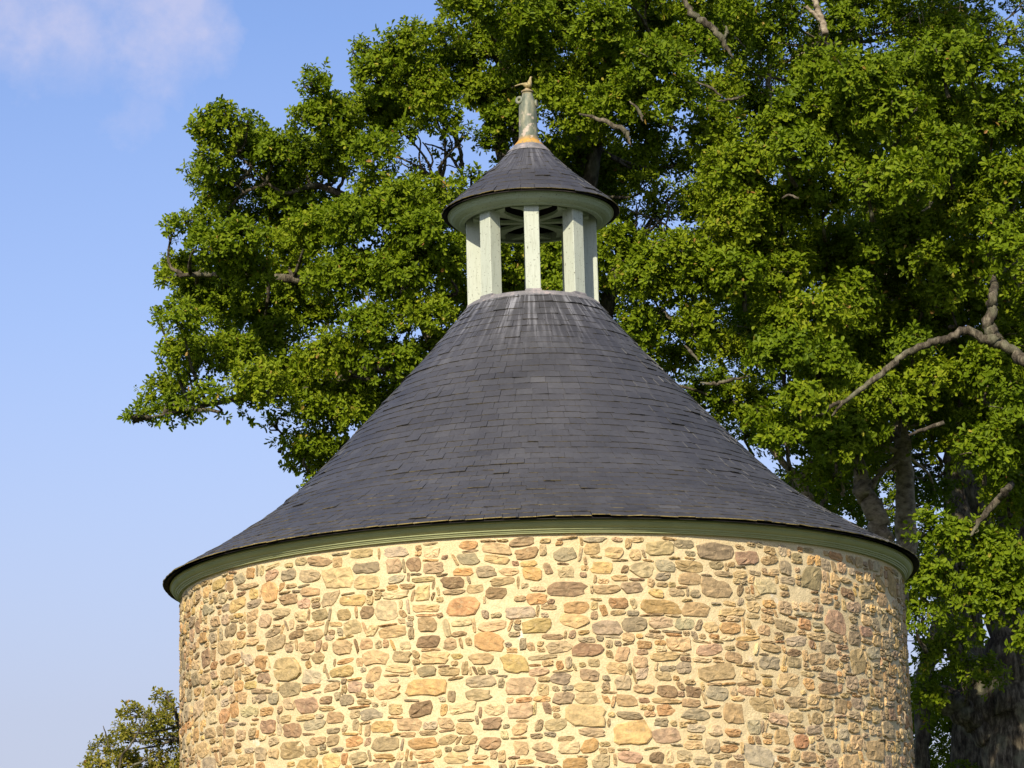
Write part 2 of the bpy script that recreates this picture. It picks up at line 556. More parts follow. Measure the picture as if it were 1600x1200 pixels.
def build_wall():
    rng = np.random.default_rng(11)
    # mortar drum with a slightly uneven face
    seg, nz = 240, 60
    th = np.arange(seg) * 2 * PI / seg
    zz = np.linspace(-0.1, Z_WALL, nz)
    wob = 0.0015 * rng.normal(size=(nz, seg)) - 0.002
    rr = R_M + wob
    rr[-1] = R_M
    v = np.stack([rr * np.cos(th), rr * np.sin(th), np.repeat(zz[:, None], seg, 1)], -1).reshape(-1, 3)
    f = [(i * seg + j, i * seg + (j + 1) % seg, (i + 1) * seg + (j + 1) % seg, (i + 1) * seg + j) for i in range(nz - 1) for j in range(seg)]
    mi = [0] * len(f)
    cols = [np.tile([0.6, 0.5, 0.3, 1.0], (len(v), 1))]
    V = [v]
    nv = len(v)
    # pack stones on a fine grid wrapped round the drum
    cu, cz = 0.042, 0.030
    circ = 2 * PI * R_M
    nu = int(circ / cu)
    cu = circ / nu
    nzc = int((Z_WALL - 0.03) / cz)
    occ = np.zeros((nu, nzc), bool)
    stones = []

    def try_place(u, z, ww, hh):
        if z + hh > nzc:
            return False
        ids = np.arange(u, u + ww) % nu
        if occ[ids, z:z + hh].any():
            return False
        occ[ids, z:z + hh] = True
        stones.append((u, z, ww, hh))
        return True
    for n_try, w_, h_ in ((420, (6, 11), (5, 9)), (6000, (4, 8), (4, 6)), (24000, (4, 8), (3, 5)), (12000, (2, 5), (3, 5)), (14000, (4, 8), (2, 3))):
        for _ in range(n_try):
            try_place(rng.integers(nu), rng.integers(nzc), rng.integers(*w_), rng.integers(*h_))
    cells = [(u, z) for z in range(nzc) for u in range(nu)]
    rng.shuffle(cells)
    for (u, z) in cells:
        if not occ[u, z]:
            for (a, b) in ((4, 2), (3, 2), (2, 3), (2, 2), (1, 3), (3, 1)):
                if try_place(u, z, a, b):
                    break
    # let every stone grow into the free cells beside it
    order = np.arange(len(stones))
    for rounds in range(2):
        rng.shuffle(order)
        for k in order:
            u, z, ww, hh = stones[k]
            for side in rng.permutation(4):
                if side == 0:
                    ids = [(u - 1) % nu]
                    if not occ[ids, z:z + hh].any():
                        occ[ids, z:z + hh] = True
                        u, ww = u - 1, ww + 1
                elif side == 1:
                    ids = [(u + ww) % nu]
                    if not occ[ids, z:z + hh].any():
                        occ[ids, z:z + hh] = True
                        ww += 1
                elif side == 2 and z > 0:
                    ids = np.arange(u, u + ww) % nu
                    if not occ[ids, z - 1].any():
                        occ[ids, z - 1] = True
                        z, hh = z - 1, hh + 1
                elif side == 3 and z + hh < nzc:
                    ids = np.arange(u, u + ww) % nu
                    if not occ[ids, z + hh].any():
                        occ[ids, z + hh] = True
                        hh += 1
            stones[k] = (u, z, ww, hh)
    pal = np.array([(0.40, 0.285, 0.150), (0.345, 0.255, 0.145), (0.44, 0.325, 0.175), (0.30, 0.235, 0.145), (0.26, 0.215, 0.155), (0.335, 0.29, 0.215),
                    (0.37, 0.20, 0.09), (0.42, 0.245, 0.10), (0.185, 0.115, 0.07), (0.46, 0.31, 0.125), (0.50, 0.40, 0.245), (0.40, 0.275, 0.19), (0.235, 0.15, 0.105)])
    pal = pal * 0.78 + np.array([0.56, 0.42, 0.225]) * 0.22
    pw = np.array([0.15, 0.13, 0.14, 0.12, 0.10, 0.06, 0.05, 0.04, 0.045, 0.05, 0.09, 0.03, 0.035])
    N = 14
    for (u, z, ww, hh) in stones:
        gap = 0.0045 + 0.006 * rng.random()
        hw, hz = ww * cu / 2 - gap, hh * cz / 2 - gap * 0.72
        if hw < 0.014 or hz < 0.010:
            continue
        if rng.random() < 0.015:
            continue
        uc = (u + ww / 2) * cu + rng.normal() * 0.006
        zc = (z + hh / 2) * cz + rng.normal() * 0.004 + 0.012
        a = (np.arange(N) + rng.uniform(-0.3, 0.3, N)) * 2 * PI / N
        ex = rng.uniform(2.6, 8.0)
        ca, sa = np.cos(a), np.sin(a)
        rad = (np.abs(ca) ** ex + np.abs(sa) ** ex) ** (-1 / ex)
        rad = np.minimum(rad * (1 + rng.normal(0, 0.05, N) * min(1.0, hz / 0.04)), 1.30)
        # knock a corner or two off, lean the top edge
        for _ in range(rng.integers(0, 4)):
            k = rng.uniform(0, 2 * PI)
            rad *= 1 - rng.uniform(0.06, 0.24) * np.exp(-((np.angle(np.exp(1j * (a - k)))) / 0.5) ** 2)
        px, pz = ca * rad * hw, sa * rad * hz
        pz += px * rng.normal(0, 0.07) * min(1.0, hz / hw)
        px += pz * rng.normal(0, 0.20)
        rot = rng.normal(0, 0.07)
        px, pz = px * math.cos(rot) - pz * math.sin(rot), px * math.sin(rot) + pz * math.cos(rot)
        proud = rng.uniform(0.006, 0.016)
        tilt_u, tilt_z = rng.normal(0, 0.03), rng.normal(0, 0.035)
        rings = []
        for scl, off, nz_ in ((1.0, -0.022, 0.0), (0.985, proud * 0.5, 0.0015), (0.90, proud, 0.0025), (0.48, proud + 0.002, 0.0045)):
            o = off + rng.normal(0, 1, N) * nz_
            if off > 0:
                o = o + px * scl * tilt_u + pz * scl * tilt_z
            rings.append((px * scl, pz * scl, o))
        qx = np.concatenate([r_[0] for r_ in rings] + [[0.0]])
        qz = np.concatenate([r_[1] for r_ in rings] + [[0.0]])
        qo = np.concatenate([r_[2] for r_ in rings] + [[proud + 0.002]])
        ang = (uc + qx) / R_M
        rad_ = R_M + np.clip(qo, -0.03, 0.055)
        V.append(np.stack([rad_ * np.cos(ang), rad_ * np.sin(ang), zc + qz], -1))
        for k in range(3):
            for j in range(N):
                jj = (j + 1) % N
                f.append((nv + k * N + j, nv + k * N + jj, nv + (k + 1) * N + jj, nv + (k + 1) * N + j))
        for j in range(N):
            f.append((nv + 3 * N + j, nv + 3 * N + (j + 1) % N, nv + 4 * N))
        mi += [1] * (4 * N)
        c = pal[rng.choice(len(pal), p=pw / pw.sum())] * rng.uniform(0.8, 1.22) * (1 + rng.normal(0, 0.025, 3)) * np.array([1.0, 0.985, 0.93])
        cols.append(np.concatenate([np.tile(c, (len(qx), 1)) * (1 + rng.normal(0, 0.08, (len(qx), 1))), np.ones((len(qx), 1))], 1))
        nv += len(qx)
    return mesh_obj('wall', np.concatenate(V), f, ['mortar', 'stone'], dove, mi, colors=np.clip(np.concatenate(cols), 0.01, 1))


build_wall()

# eaves cornice: a run green moulding under the slates
Z_E, R_E = 5.9535, 4.0
cv, cf = lathe([(3.80, 5.949), (3.932, 5.948), (3.936, 5.930), (3.921, 5.925), (3.919, 5.912), (3.907, 5.893), (3.892, 5.879), (3.880, 5.873), (3.878, 5.862),
                (3.865, 5.858), (3.861, 5.846), (3.852, 5.842), (3.850, 5.832), (3.80, 5.832)], 220)
mesh_obj('eaves_cornice', cv, cf, ['cornice'], dove, smooth=False)


def slates(name, prof, exposure, width, parent, seed, lift=0.011, eave_mat=True, thick=0.0075):
    """courses of single slates over a profile [(r, z)...] from the top down, with the boarding shell below them"""
    rng = np.random.default_rng(seed)
    prof = np.asarray(prof, float)
    d = np.linalg.norm(np.diff(prof, axis=0), axis=1)
    s = np.concatenate([[0], np.cumsum(d)])
    L = s[-1]
    ncr = int(round(L / exposure))
    ex = L / ncr
    V, f, mi, tint = [], [], [], []
    sv, sf = lathe(prof, 120)
    # boarding, two skins
    nrm_off = 0.012
    sv2 = sv.copy()
    rad = np.linalg.norm(sv2[:, :2], axis=1)
    sv2[:, :2] *= ((rad - nrm_off) / rad)[:, None]
    sv2[:, 2] -= nrm_off
    V += [sv2]
    f += [tuple(q) for q in sf]
    mi += [2] * len(sf)
    tint.append(np.zeros(len(sv2)))
    nv = len(sv2)
    for c in range(ncr):
        s1 = (c + 1) * ex
        s0 = max(0.0, s1 - ex * 1.9)
        rb, zb = np.interp(s1, s, prof[:, 0]), np.interp(s1, s, prof[:, 1])
        n = max(8, int(round(2 * PI * rb / width)))
        da = 2 * PI / n
        off = rng.random() * da
        cuts = off + np.arange(n) * da + rng.normal(0, 0.05, n) * da
        course_lift = lift * rng.uniform(0.8, 1.25)
        seam, seam_w = rng.uniform(0, 2 * PI), (rng.uniform(0.15, 0.5) if rng.random() < 0.3 else 0.0)
        course_t = rng.normal(0, 0.05)
        run_t = 0.0
        for k in range(n):
            if rng.random() < 0.25:
                run_t = rng.normal(0, 0.10)
            a0, a1 = cuts[k] + 0.002 / rb, cuts[(k + 1) % n] - 0.002 / rb
            if a1 < a0:
                a1 += 2 * PI
            slip = rng.normal(0, 0.003) + (rng.uniform(0.004, 0.014) if rng.random() < 0.05 else 0)
            sl1 = min(s1 + slip, L + 0.012)
            if sl1 > L:
                # the last course oversails the eave
                tz = prof[-1] - prof[-2]
                tz = tz / np.linalg.norm(tz)
                r1, z1 = prof[-1] + tz * (sl1 - L)
            else:
                r1, z1 = np.interp(sl1, s, prof[:, 0]), np.interp(sl1, s, prof[:, 1])
            r0, z0 = np.interp(s0, s, prof[:, 0]), np.interp(s0, s, prof[:, 1])
            t = np.array([r1 - r0, z1 - z0])
            t /= np.linalg.norm(t)
            nr = np.array([-t[1], t[0]])           # outward normal in the r, z plane
            if nr[1] < 0:
                nr = -nr
            l1 = course_lift + abs(rng.normal(0, 0.0022)) + (rng.uniform(0.004, 0.012) if rng.random() < 0.035 else 0)
            if abs((cuts[k] - seam + PI) % (2 * PI) - PI) < seam_w:
                l1 += 0.007
            tw = rng.normal(0, 0.0018)
            quad = []
            for (aa, rr, zz, li) in ((a0, r0, z0, 0.003 + tw), (a1, r0, z0, 0.003 - tw), (a1, r1, z1, l1 - tw), (a0, r1, z1, l1 + tw)):
                for th_ in (0.0, thick):
                    q = (rr + nr[0] * (li + th_), zz + nr[1] * (li + th_))
                    quad.append((q[0] * math.cos(aa), q[0] * math.sin(aa), q[1]))
            V.append(np.array(quad))
            b = nv
            f += [(b + 1, b + 7, b + 5, b + 3), (b + 6, b + 4, b + 5, b + 7), (b + 0, b + 6, b + 7, b + 1), (b + 2, b + 3, b + 5, b + 4), (b, b + 2, b + 4, b + 6)]
            em = 3 if (c == ncr - 1 and eave_mat) else 1
            mi += [0, em, 4, 4, 0]
            tv = 0.46 + course_t + run_t + rng.normal(0, 0.07) + (rng.choice([-0.22, 0.25]) if rng.random() < 0.05 else 0)
            tint.append(np.full(8, np.clip(tv, 0, 1)))
            nv += 8
    return mesh_obj(name, np.concatenate(V), f, ['slate', 'slate_edge', 'soffit', 'eave_edge', 'slate_side'], parent, mi, attrs={'tint': np.concatenate(tint)})


ROOF_R = [0.70, 0.95, 1.5, 2.1, 2.7, 3.2, 3.6, 4.0]
ROOF_Z = [8.998, 8.6865, 8.0614, 7.4041, 6.7982, 6.4258, 6.1774, 5.9535]
rq = np.linspace(0.70, 4.0, 90)
ROOF = np.stack([rq, spline(ROOF_R, ROOF_Z, rq)], 1)
slates('roof', ROOF, 0.106, 0.168, dove, 5)

# lead flashing band at the top of the roof, under the lantern
fv, ff = lathe([(0.50, 9.005), (0.716, 9.003), (0.733, 8.992), (0.750, 8.968), (0.762, 8.950), (0.758, 8.938)], 96)
mesh_obj('lead_flashing', fv, ff, ['lead'], dove, smooth=False)

# ---- lantern: sill, posts, braces, cornice, roof
LANT = lathe([(0.02, 9.012), (0.60, 9.012), (0.60, 8.98)], 64)
lantern = mesh_obj('lantern', LANT[0], LANT[1], ['lead'], dove)
lantern['label'] = 'open eight-posted lantern'


def prism(poly, th, ang):
    """a slab of thickness th standing in the radial plane at angle ang; poly in (r, z)"""
    p = np.asarray(poly, float)
    n = len(p)
    c, s_ = math.cos(ang), math.sin(ang)
    v = []
    for o in (-th / 2, th / 2):
        v.append(np.stack([p[:, 0] * c - o * s_, p[:, 0] * s_ + o * c, p[:, 1]], -1))
    f = [tuple(range(n))[::-1], tuple(range(n, 2 * n))]
    for i in range(n):
        j = (i + 1) % n
        f.append((i, j, n + j, n + i))
    return np.concatenate(v), f


PW = 0.161
for k in range(8):
    ang = -PI / 2 + k * PI / 4 + R(0.6)
    b = MB()
    r1, r0 = 0.716, 0.716 - PW
    ch = 0.006
    # chamfered square post
    ring = [(-1, -1), (1, -1), (1, 1), (-1, 1)]
    h = PW / 2
    prof = [(-h + ch, -h), (h - ch, -h), (h, -h + ch), (h, h - ch), (h - ch, h), (-h + ch, h), (-h, h - ch), (-h, -h + ch)]
    ca, sa = math.cos(ang), math.sin(ang)
    rc = (r0 + r1) / 2
    vs = []
    levels = [(9.022, 1.0), (9.5, 1.0), (10.06, 1.0)]
    for (z, sc_) in levels:
        for (a, t_) in prof:
            a_, t2 = a * sc_ + rc, t_ * sc_
            vs.append((a_ * ca - t2 * sa, a_ * sa + t2 * ca, z))
    fs = [(i * 8 + j, i * 8 + (j + 1) % 8, (i + 1) * 8 + (j + 1) % 8, (i + 1) * 8 + j) for i in range(len(levels) - 1) for j in range(8)]
    b.add(vs, fs, 0)
    # flared foot with its lead apron
    vs = []
    for (z, e) in ((8.935, 0.014), (8.99, 0.009), (9.012, 0.008), (9.026, 0.001)):
        for (a, t_) in ((-h, -h), (h, -h), (h, h), (-h, h)):
            a_, t2 = rc + math.copysign(abs(a) + e, a), math.copysign(abs(t_) + e, t_)
            vs.append((a_ * ca - t2 * sa, a_ * sa + t2 * ca, z))
    fs = [(i * 4 + j, i * 4 + (j + 1) % 4, (i + 1) * 4 + (j + 1) % 4, (i + 1) * 4 + j) for i in range(3) for j in range(4)]
    b.add(vs, fs, 1)
    b.build('post', ['post', 'lead'], lantern)
    # flat ceiling spoke with curved haunches, 
    plan = [(0.03, 0.012), (0.10, 0.036), (0.30, 0.036), (0.42, 0.055), (0.52, 0.105), (0.585, 0.185), (0.632, 0.225)]
    plan = plan + [(a, -t_) for (a, t_) in plan[::-1]]
    zt = 9.992 + 0.001 * (k % 2)
    pv = [(a * ca - t_ * sa, a * sa + t_ * ca, z) for z in (zt - 0.035, zt) for (a, t_) in plan]
    n_ = len(plan)
    pf = [tuple(range(n_))[::-1], tuple(range(n_, 2 * n_))] + [(i, (i + 1) % n_, n_ + (i + 1) % n_, n_ + i) for i in range(n_)]
    mb_ = MB()
    mb_.add(pv, pf)
    mb_.build('brace', ['pale_cornice'], lantern)

lv, lf = lathe([(0.735, 10.052), (0.735, 9.962), (0.727, 9.955), (0.730, 9.948), (0.780, 9.950), (0.790, 9.962), (0.802, 9.964), (0.835, 9.972), (0.868, 9.990), (0.888, 10.014),
                (0.896, 10.018), (0.899, 10.032), (0.914, 10.036), (0.916, 10.052), (0.735, 10.052)], 128)
mesh_obj('lantern_cornice', lv, lf, ['pale_cornice'], lantern, smooth=False)
LR_R = [0.165, 0.205, 0.354, 0.523, 0.707, 0.855, 0.973]
LR_Z = [10.815, 10.775, 10.615, 10.450, 10.292, 10.165, 10.056]
lq = np.linspace(0.165, 0.973, 40)
slates('lantern_roof', np.stack([lq, spline(LR_R, LR_Z, lq)], 1), 0.105, 0.150, lantern, 8, lift=0.008)

# ---- finial on the lantern roof
fin_prof = [(0.250, 10.752), (0.248, 10.762), (0.205, 10.812), (0.178, 10.838), (0.160, 10.842)]
v1, f1 = lathe(fin_prof, 48)
b = MB()
b.add(v1, f1, 1)
v1, f1 = lathe([(0.176, 10.832), (0.172, 10.845), (0.152, 10.868), (0.130, 10.893), (0.113, 10.920), (0.106, 10.96), (0.1025, 11.10), (0.100, 11.24), (0.097, 11.31),
                (0.090, 11.35), (0.074, 11.40), (0.061, 11.44), (0.056, 11.47), (0.02, 11.475)], 40)
b.add(v1, f1, 0)
finial = b.build('finial', ['ceramic', 'lead'], dove, smooth=True)
finial['label'] = 'tall glazed earthenware finial with a bird on top'
v1, f1 = lathe([(0.03, 11.468), (0.062, 11.470), (0.069, 11.478), (0.066, 11.492), (0.052, 11.500), (0.034, 11.512), (0.01, 11.514)], 32)
mesh_obj('collar', v1, f1, ['ceramic'], finial, smooth=True)


def handle(center, axis, Rr, rr):
    axis = np.array(axis, float)
    axis /= np.linalg.norm(axis)
    a = np.cross(axis, (0, 0, 1.0))
    a /= np.linalg.norm(a)
    b_ = np.cross(axis, a)
    pts = []
    v, f = [], []
    ns, nt = 20, 10
    for i in range(ns):
        t1 = i * 2 * PI / ns
        d = a * math.cos(t1) + b_ * math.sin(t1)
        for j in range(nt):
            t2 = j * 2 * PI / nt
            v.append(np.array(center) + d * (Rr + rr * math.cos(t2)) + axis * rr * 0.8 * math.sin(t2))
    for i in range(ns):
        for j in range(nt):
            f.append((i * nt + j, ((i + 1) % ns) * nt + j, ((i + 1) % ns) * nt + (j + 1) % nt, i * nt + (j + 1) % nt))
    return np.array(v), f


for (c, ax) in (((-0.092, -0.045, 11.375), (-0.45, -1.0, 0.1)), ((0.098, -0.02, 11.335), (1.0, -0.25, 0.1))):
    v1, f1 = handle(c, ax, 0.031, 0.018)
    mesh_obj('handle', v1, f1, ['ceramic'], finial, smooth=True)
# the earthenware bird: tail to the left, neck stretched up
kz = 0.00086
path = np.array([(-165, 20), (-115, 36), (-65, 44), (-28, 34), (10, 24), (28, 55), (37, 95), (44, 125), (52, 134), (68, 137)], float)
rads = np.array([6, 9, 13, 33, 46, 34, 20, 15, 13, 3], float) * kz
bp = np.stack([path[:, 0] * kz + 0.004, np.zeros(len(path)) - 0.01, 11.535 + path[:, 1] * kz], 1)
bq = smooth_path(bp, 40)
rr_ = np.interp(np.linspace(0, 9, 40), np.arange(10), rads)
v1, f1 = tube(bq, rr_, 14)
b = MB()
b.add(v1, f1)
v1, f1 = lathe([(0.036, 11.508), (0.024, 11.52), (0.018, 11.54)], 16)
b.add(v1, f1)
b.build('bird', ['bird'], finial, smooth=True)


# ------------------------------------------------------------------ oak foliage
def sprig_templates(rng, k=6, n_leaf=12, size=0.76):
    """each a shoot along +z with leaves whorled round it; returns (verts (n,6,3), leaf weights)"""
    out = []
    for _ in range(k):
        vv = []
        L = rng.uniform(0.15, 0.24) * size
        ph = rng.random() * 6.28
        for i in range(n_leaf):
            u = (i + rng.random()) / n_leaf
            u = u ** 0.6
            base = np.array([rng.normal() * 0.012, rng.normal() * 0.012, L * u])
            az = ph + i * 2.4 + rng.normal() * 0.3
            el = rng.normal(0.35, 0.32) + 0.6 * (u - 0.6)
            dr = np.array([math.cos(az) * math.cos(el), math.sin(az) * math.cos(el), math.sin(el)])
            nz = np.array([rng.normal() * 0.35, rng.normal() * 0.35, 1.0])
            sd_ = np.cross(dr, nz)
            sd_ /= np.linalg.norm(sd_)
            nz = np.cross(sd_, dr)
            ll = rng.uniform(0.085, 0.13) * size
            wd = ll * rng.uniform(0.20, 0.30)
            lf_ = rng.uniform(0.05, 0.35) * wd
            dp = rng.uniform(0.0, 0.22) * ll
            vv.append([base, base + dr * ll * 0.45 + sd_ * wd * 0.85 + nz * lf_, base + dr * ll * 0.80 + sd_ * wd * 0.85 + nz * lf_ - nz * dp * 0.5,
                       base + dr * ll - nz * dp, base + dr * ll * 0.80 - sd_ * wd * 0.85 + nz * lf_ - nz * dp * 0.5, base + dr * ll * 0.45 - sd_ * wd * 0.85 + nz * lf_])
        out.append(np.array(vv))
    return out


def crown_mesh(name, pos, axis, tint, parent, mat, rng, size=0.76, n_leaf=12):
    """leaves of every shoot as one mesh"""
    T = sprig_templates(rng, 7, n_leaf, size)
    n = len(pos)
    which = rng.integers(0, len(T), n)
    z = axis / np.linalg.norm(axis, axis=1)[:, None]
    ref = rng.normal(size=(n, 3))
    x = np.cross(ref, z)
    x /= np.linalg.norm(x, axis=1)[:, None]
    y = np.cross(z, x)
    Rm = np.stack([x, y, z], -1)
    Rm = Rm * rng.uniform(0.62, 1.35, n)[:, None, None]
    VV, TT = [], []
    for k, tv in enumerate(T):
        m = which == k
        if not m.any():
            continue
        flat = tv.reshape(-1, 3)
        vw = np.einsum('nij,vj->nvi', Rm[m], flat) + pos[m][:, None, :]
        nl = len(tv)
        tl = tint[m][:, None] + rng.normal(0, 0.11, (m.sum(), nl))
        yel = rng.random((m.sum(), nl)) < 0.012
        tl = np.where(yel, rng.uniform(0.93, 1.0, tl.shape), np.clip(tl, 0, 0.9))
        VV.append(vw.reshape(-1, 3))
        TT.append(np.repeat(tl.ravel(), 6))
    V = np.concatenate(VV)
    t = np.concatenate(TT)
    nleaf = len(V) // 6
    b0 = np.arange(nleaf)[:, None] * 6
    F = np.concatenate([b0 + np.array([[0, 1, 2, 3]]), b0 + np.array([[0, 3, 4, 5]])], 1).reshape(-1, 4)
    return mesh_obj(name, V, F, [mat], parent, attrs={'tint': t})


def grow(boughs, y0, rng, spread=1.4, dens=1.0, sub_r=(0.20, 0.40), tint0=0.45, per_sub=25):
    """shoots for a list of boughs (px, py, rx, ry[, dy]); returns positions, axes, tints, bough centres"""
    P_, A_, T_, C_ = [], [], [], []
    for bg_ in boughs:
        px, py, rx, ry = bg_[:4]
        dy = bg_[4] if len(bg_) > 4 else rng.uniform(-spread, spread)
        c, s = at(px, py, y0 + dy)
        ax, az = rx * s, ry * s
        ay = 0.5 * (ax + az) * 1.15
        C_.append((c, max(ax, az)))
        nsub = max(3, int(rx * ry / 240 * dens))
        bt = tint0 + rng.normal(0, 0.07)
        for _ in range(nsub):
            d = rng.normal(size=3)
            d[2] += 0.30
            d /= np.linalg.norm(d)
            rs = rng.uniform(*sub_r)
            lim = np.maximum(np.array([ax, ay, az]) - np.array([rs, rs, rs * 0.75]) * 0.9, 0.03)
            sc_ = c + d * lim * rng.uniform(0.25, 1.0) ** 0.5
            rs = min(rs, max(ax, 0.12))
            n = max(4, int(per_sub * (rs / 0.33) ** 2 * rng.uniform(0.75, 1.25)))
            dd = rng.normal(size=(n, 3))
            dd[:, 2] += 0.35
            dd[:, 1] -= 0.25
            dd /= np.linalg.norm(dd, axis=1)[:, None]
            p = sc_ + dd * np.array([1, 1, 0.72]) * rs * (rng.uniform(0.25, 1.0, n) ** 0.5 * np.where(rng.random(n) < 0.08, 1.35, 1.0))[:, None]
            a = dd * 0.8 + d * 0.35 + np.array([-0.08, -0.32, 0.50]) + rng.normal(0, 0.28, (n, 3))
            P_.append(p)
            A_.append(a)
            T_.append(np.full(n, bt + rng.normal(0, 0.05)))
    return np.concatenate(P_), np.concatenate(A_), np.concatenate(T_), C_


def inside(px, py, poly):
    r_ = False
    n = len(poly)
    for i in range(n):
        x0, y0 = poly[i]
        x1, y1 = poly[(i + 1) % n]
        if (y0 > py) != (y1 > py) and px < (x1 - x0) * (py - y0) / (y1 - y0) + x0:
            r_ = not r_
    return r_


def fill(poly, holes, n, rng, dy, rmin=40, rmax=75):
    """boughs of the crown's inner and far side"""
    xs = [p[0] for p in poly]
    ys = [p[1] for p in poly]
    out = []
    k = 0
    while len(out) < n and k < 20000:
        k += 1
        x, y = rng.uniform(min(xs), max(xs)), rng.uniform(min(ys), max(ys))
        r_ = rng.uniform(rmin, rmax)
        if not inside(x, y, poly):
            continue
        if any((x - hx) ** 2 + (y - hy) ** 2 < (hr + r_ * 0.7) ** 2 for hx, hy, hr in holes):
            continue
        out.append((x, y, r_, r_ * rng.uniform(0.6, 0.85), rng.uniform(*dy)))
    return out


def limb_mesh(b, pts, rad, rng, n=None, seg=9, wig=0.05):
    n = n or max(6, len(pts) * 5)
    q = smooth_path(pts, n)
    rr = np.interp(np.linspace(0, 1, n), np.linspace(0, 1, len(rad)), rad)
    q[1:-1] += rng.normal(size=(n - 2, 3)) * (rr[1:-1, None] * wig * 3)
    v, f = tube(q, rr, seg, rng, 0.06)
    b.add(v, f)


def px_limb(b, pts, wpx, y, rng, seg=9, wig=0.06):
    """a limb seen in the photo: [(px, py[, dy])...] and widths in pixels, at depth y"""
    P3, Rd = [], []
    for p in pts:
        c, s = at(p[0], p[1], y + (p[2] if len(p) > 2 else 0))
        P3.append(c)
    for w_ in wpx:
        Rd.append(w_ * s / 2)
    limb_mesh(b, P3, Rd, rng, None, seg, wig)


def branches(b, hubs, cents, rng, r0=0.055, root=None):
    """a bough's own branch from the nearest limb"""
    hubs = np.array(hubs)
    for (c, rad) in cents:
        d = np.linalg.norm((hubs - c) * np.array([1, 1, 1.3]), axis=1) + np.where(hubs[:, 2] > c[2] + 0.6, 3.0, 0)
        if root is not None:
            d = d + np.where(np.hypot(hubs[:, 0] - root.location[0], hubs[:, 1] - root.location[1]) > math.hypot(c[0] - root.location[0], c[1] - root.location[1]) + 0.25, 4.0, 0)
        h_ = hubs[np.argmin(d)]
        if d.min() > 2.4:
            h_ = c + np.array([0.05, 0.3, -0.35])
        mid = h_ * 0.5 + c * 0.5 + rng.normal(0, 0.10, 3)
        limb_mesh(b, [h_, mid, c], [r0 * 1.1, r0 * 0.75, r0 * 0.4], rng, 9, 6, 0.1)
        for _ in range(5):
            d2 = rng.normal(size=3)
            d2[2] = abs(d2[2])
            d2 /= np.linalg.norm(d2)
            e = c + d2 * rad * 0.85
            limb_mesh(b, [mid * 0.35 + c * 0.65, c * 0.5 + e * 0.5 + rng.normal(0, 0.06, 3), e], [r0 * 0.45, r0 * 0.3, 0.006], rng, 7, 5, 0.15)


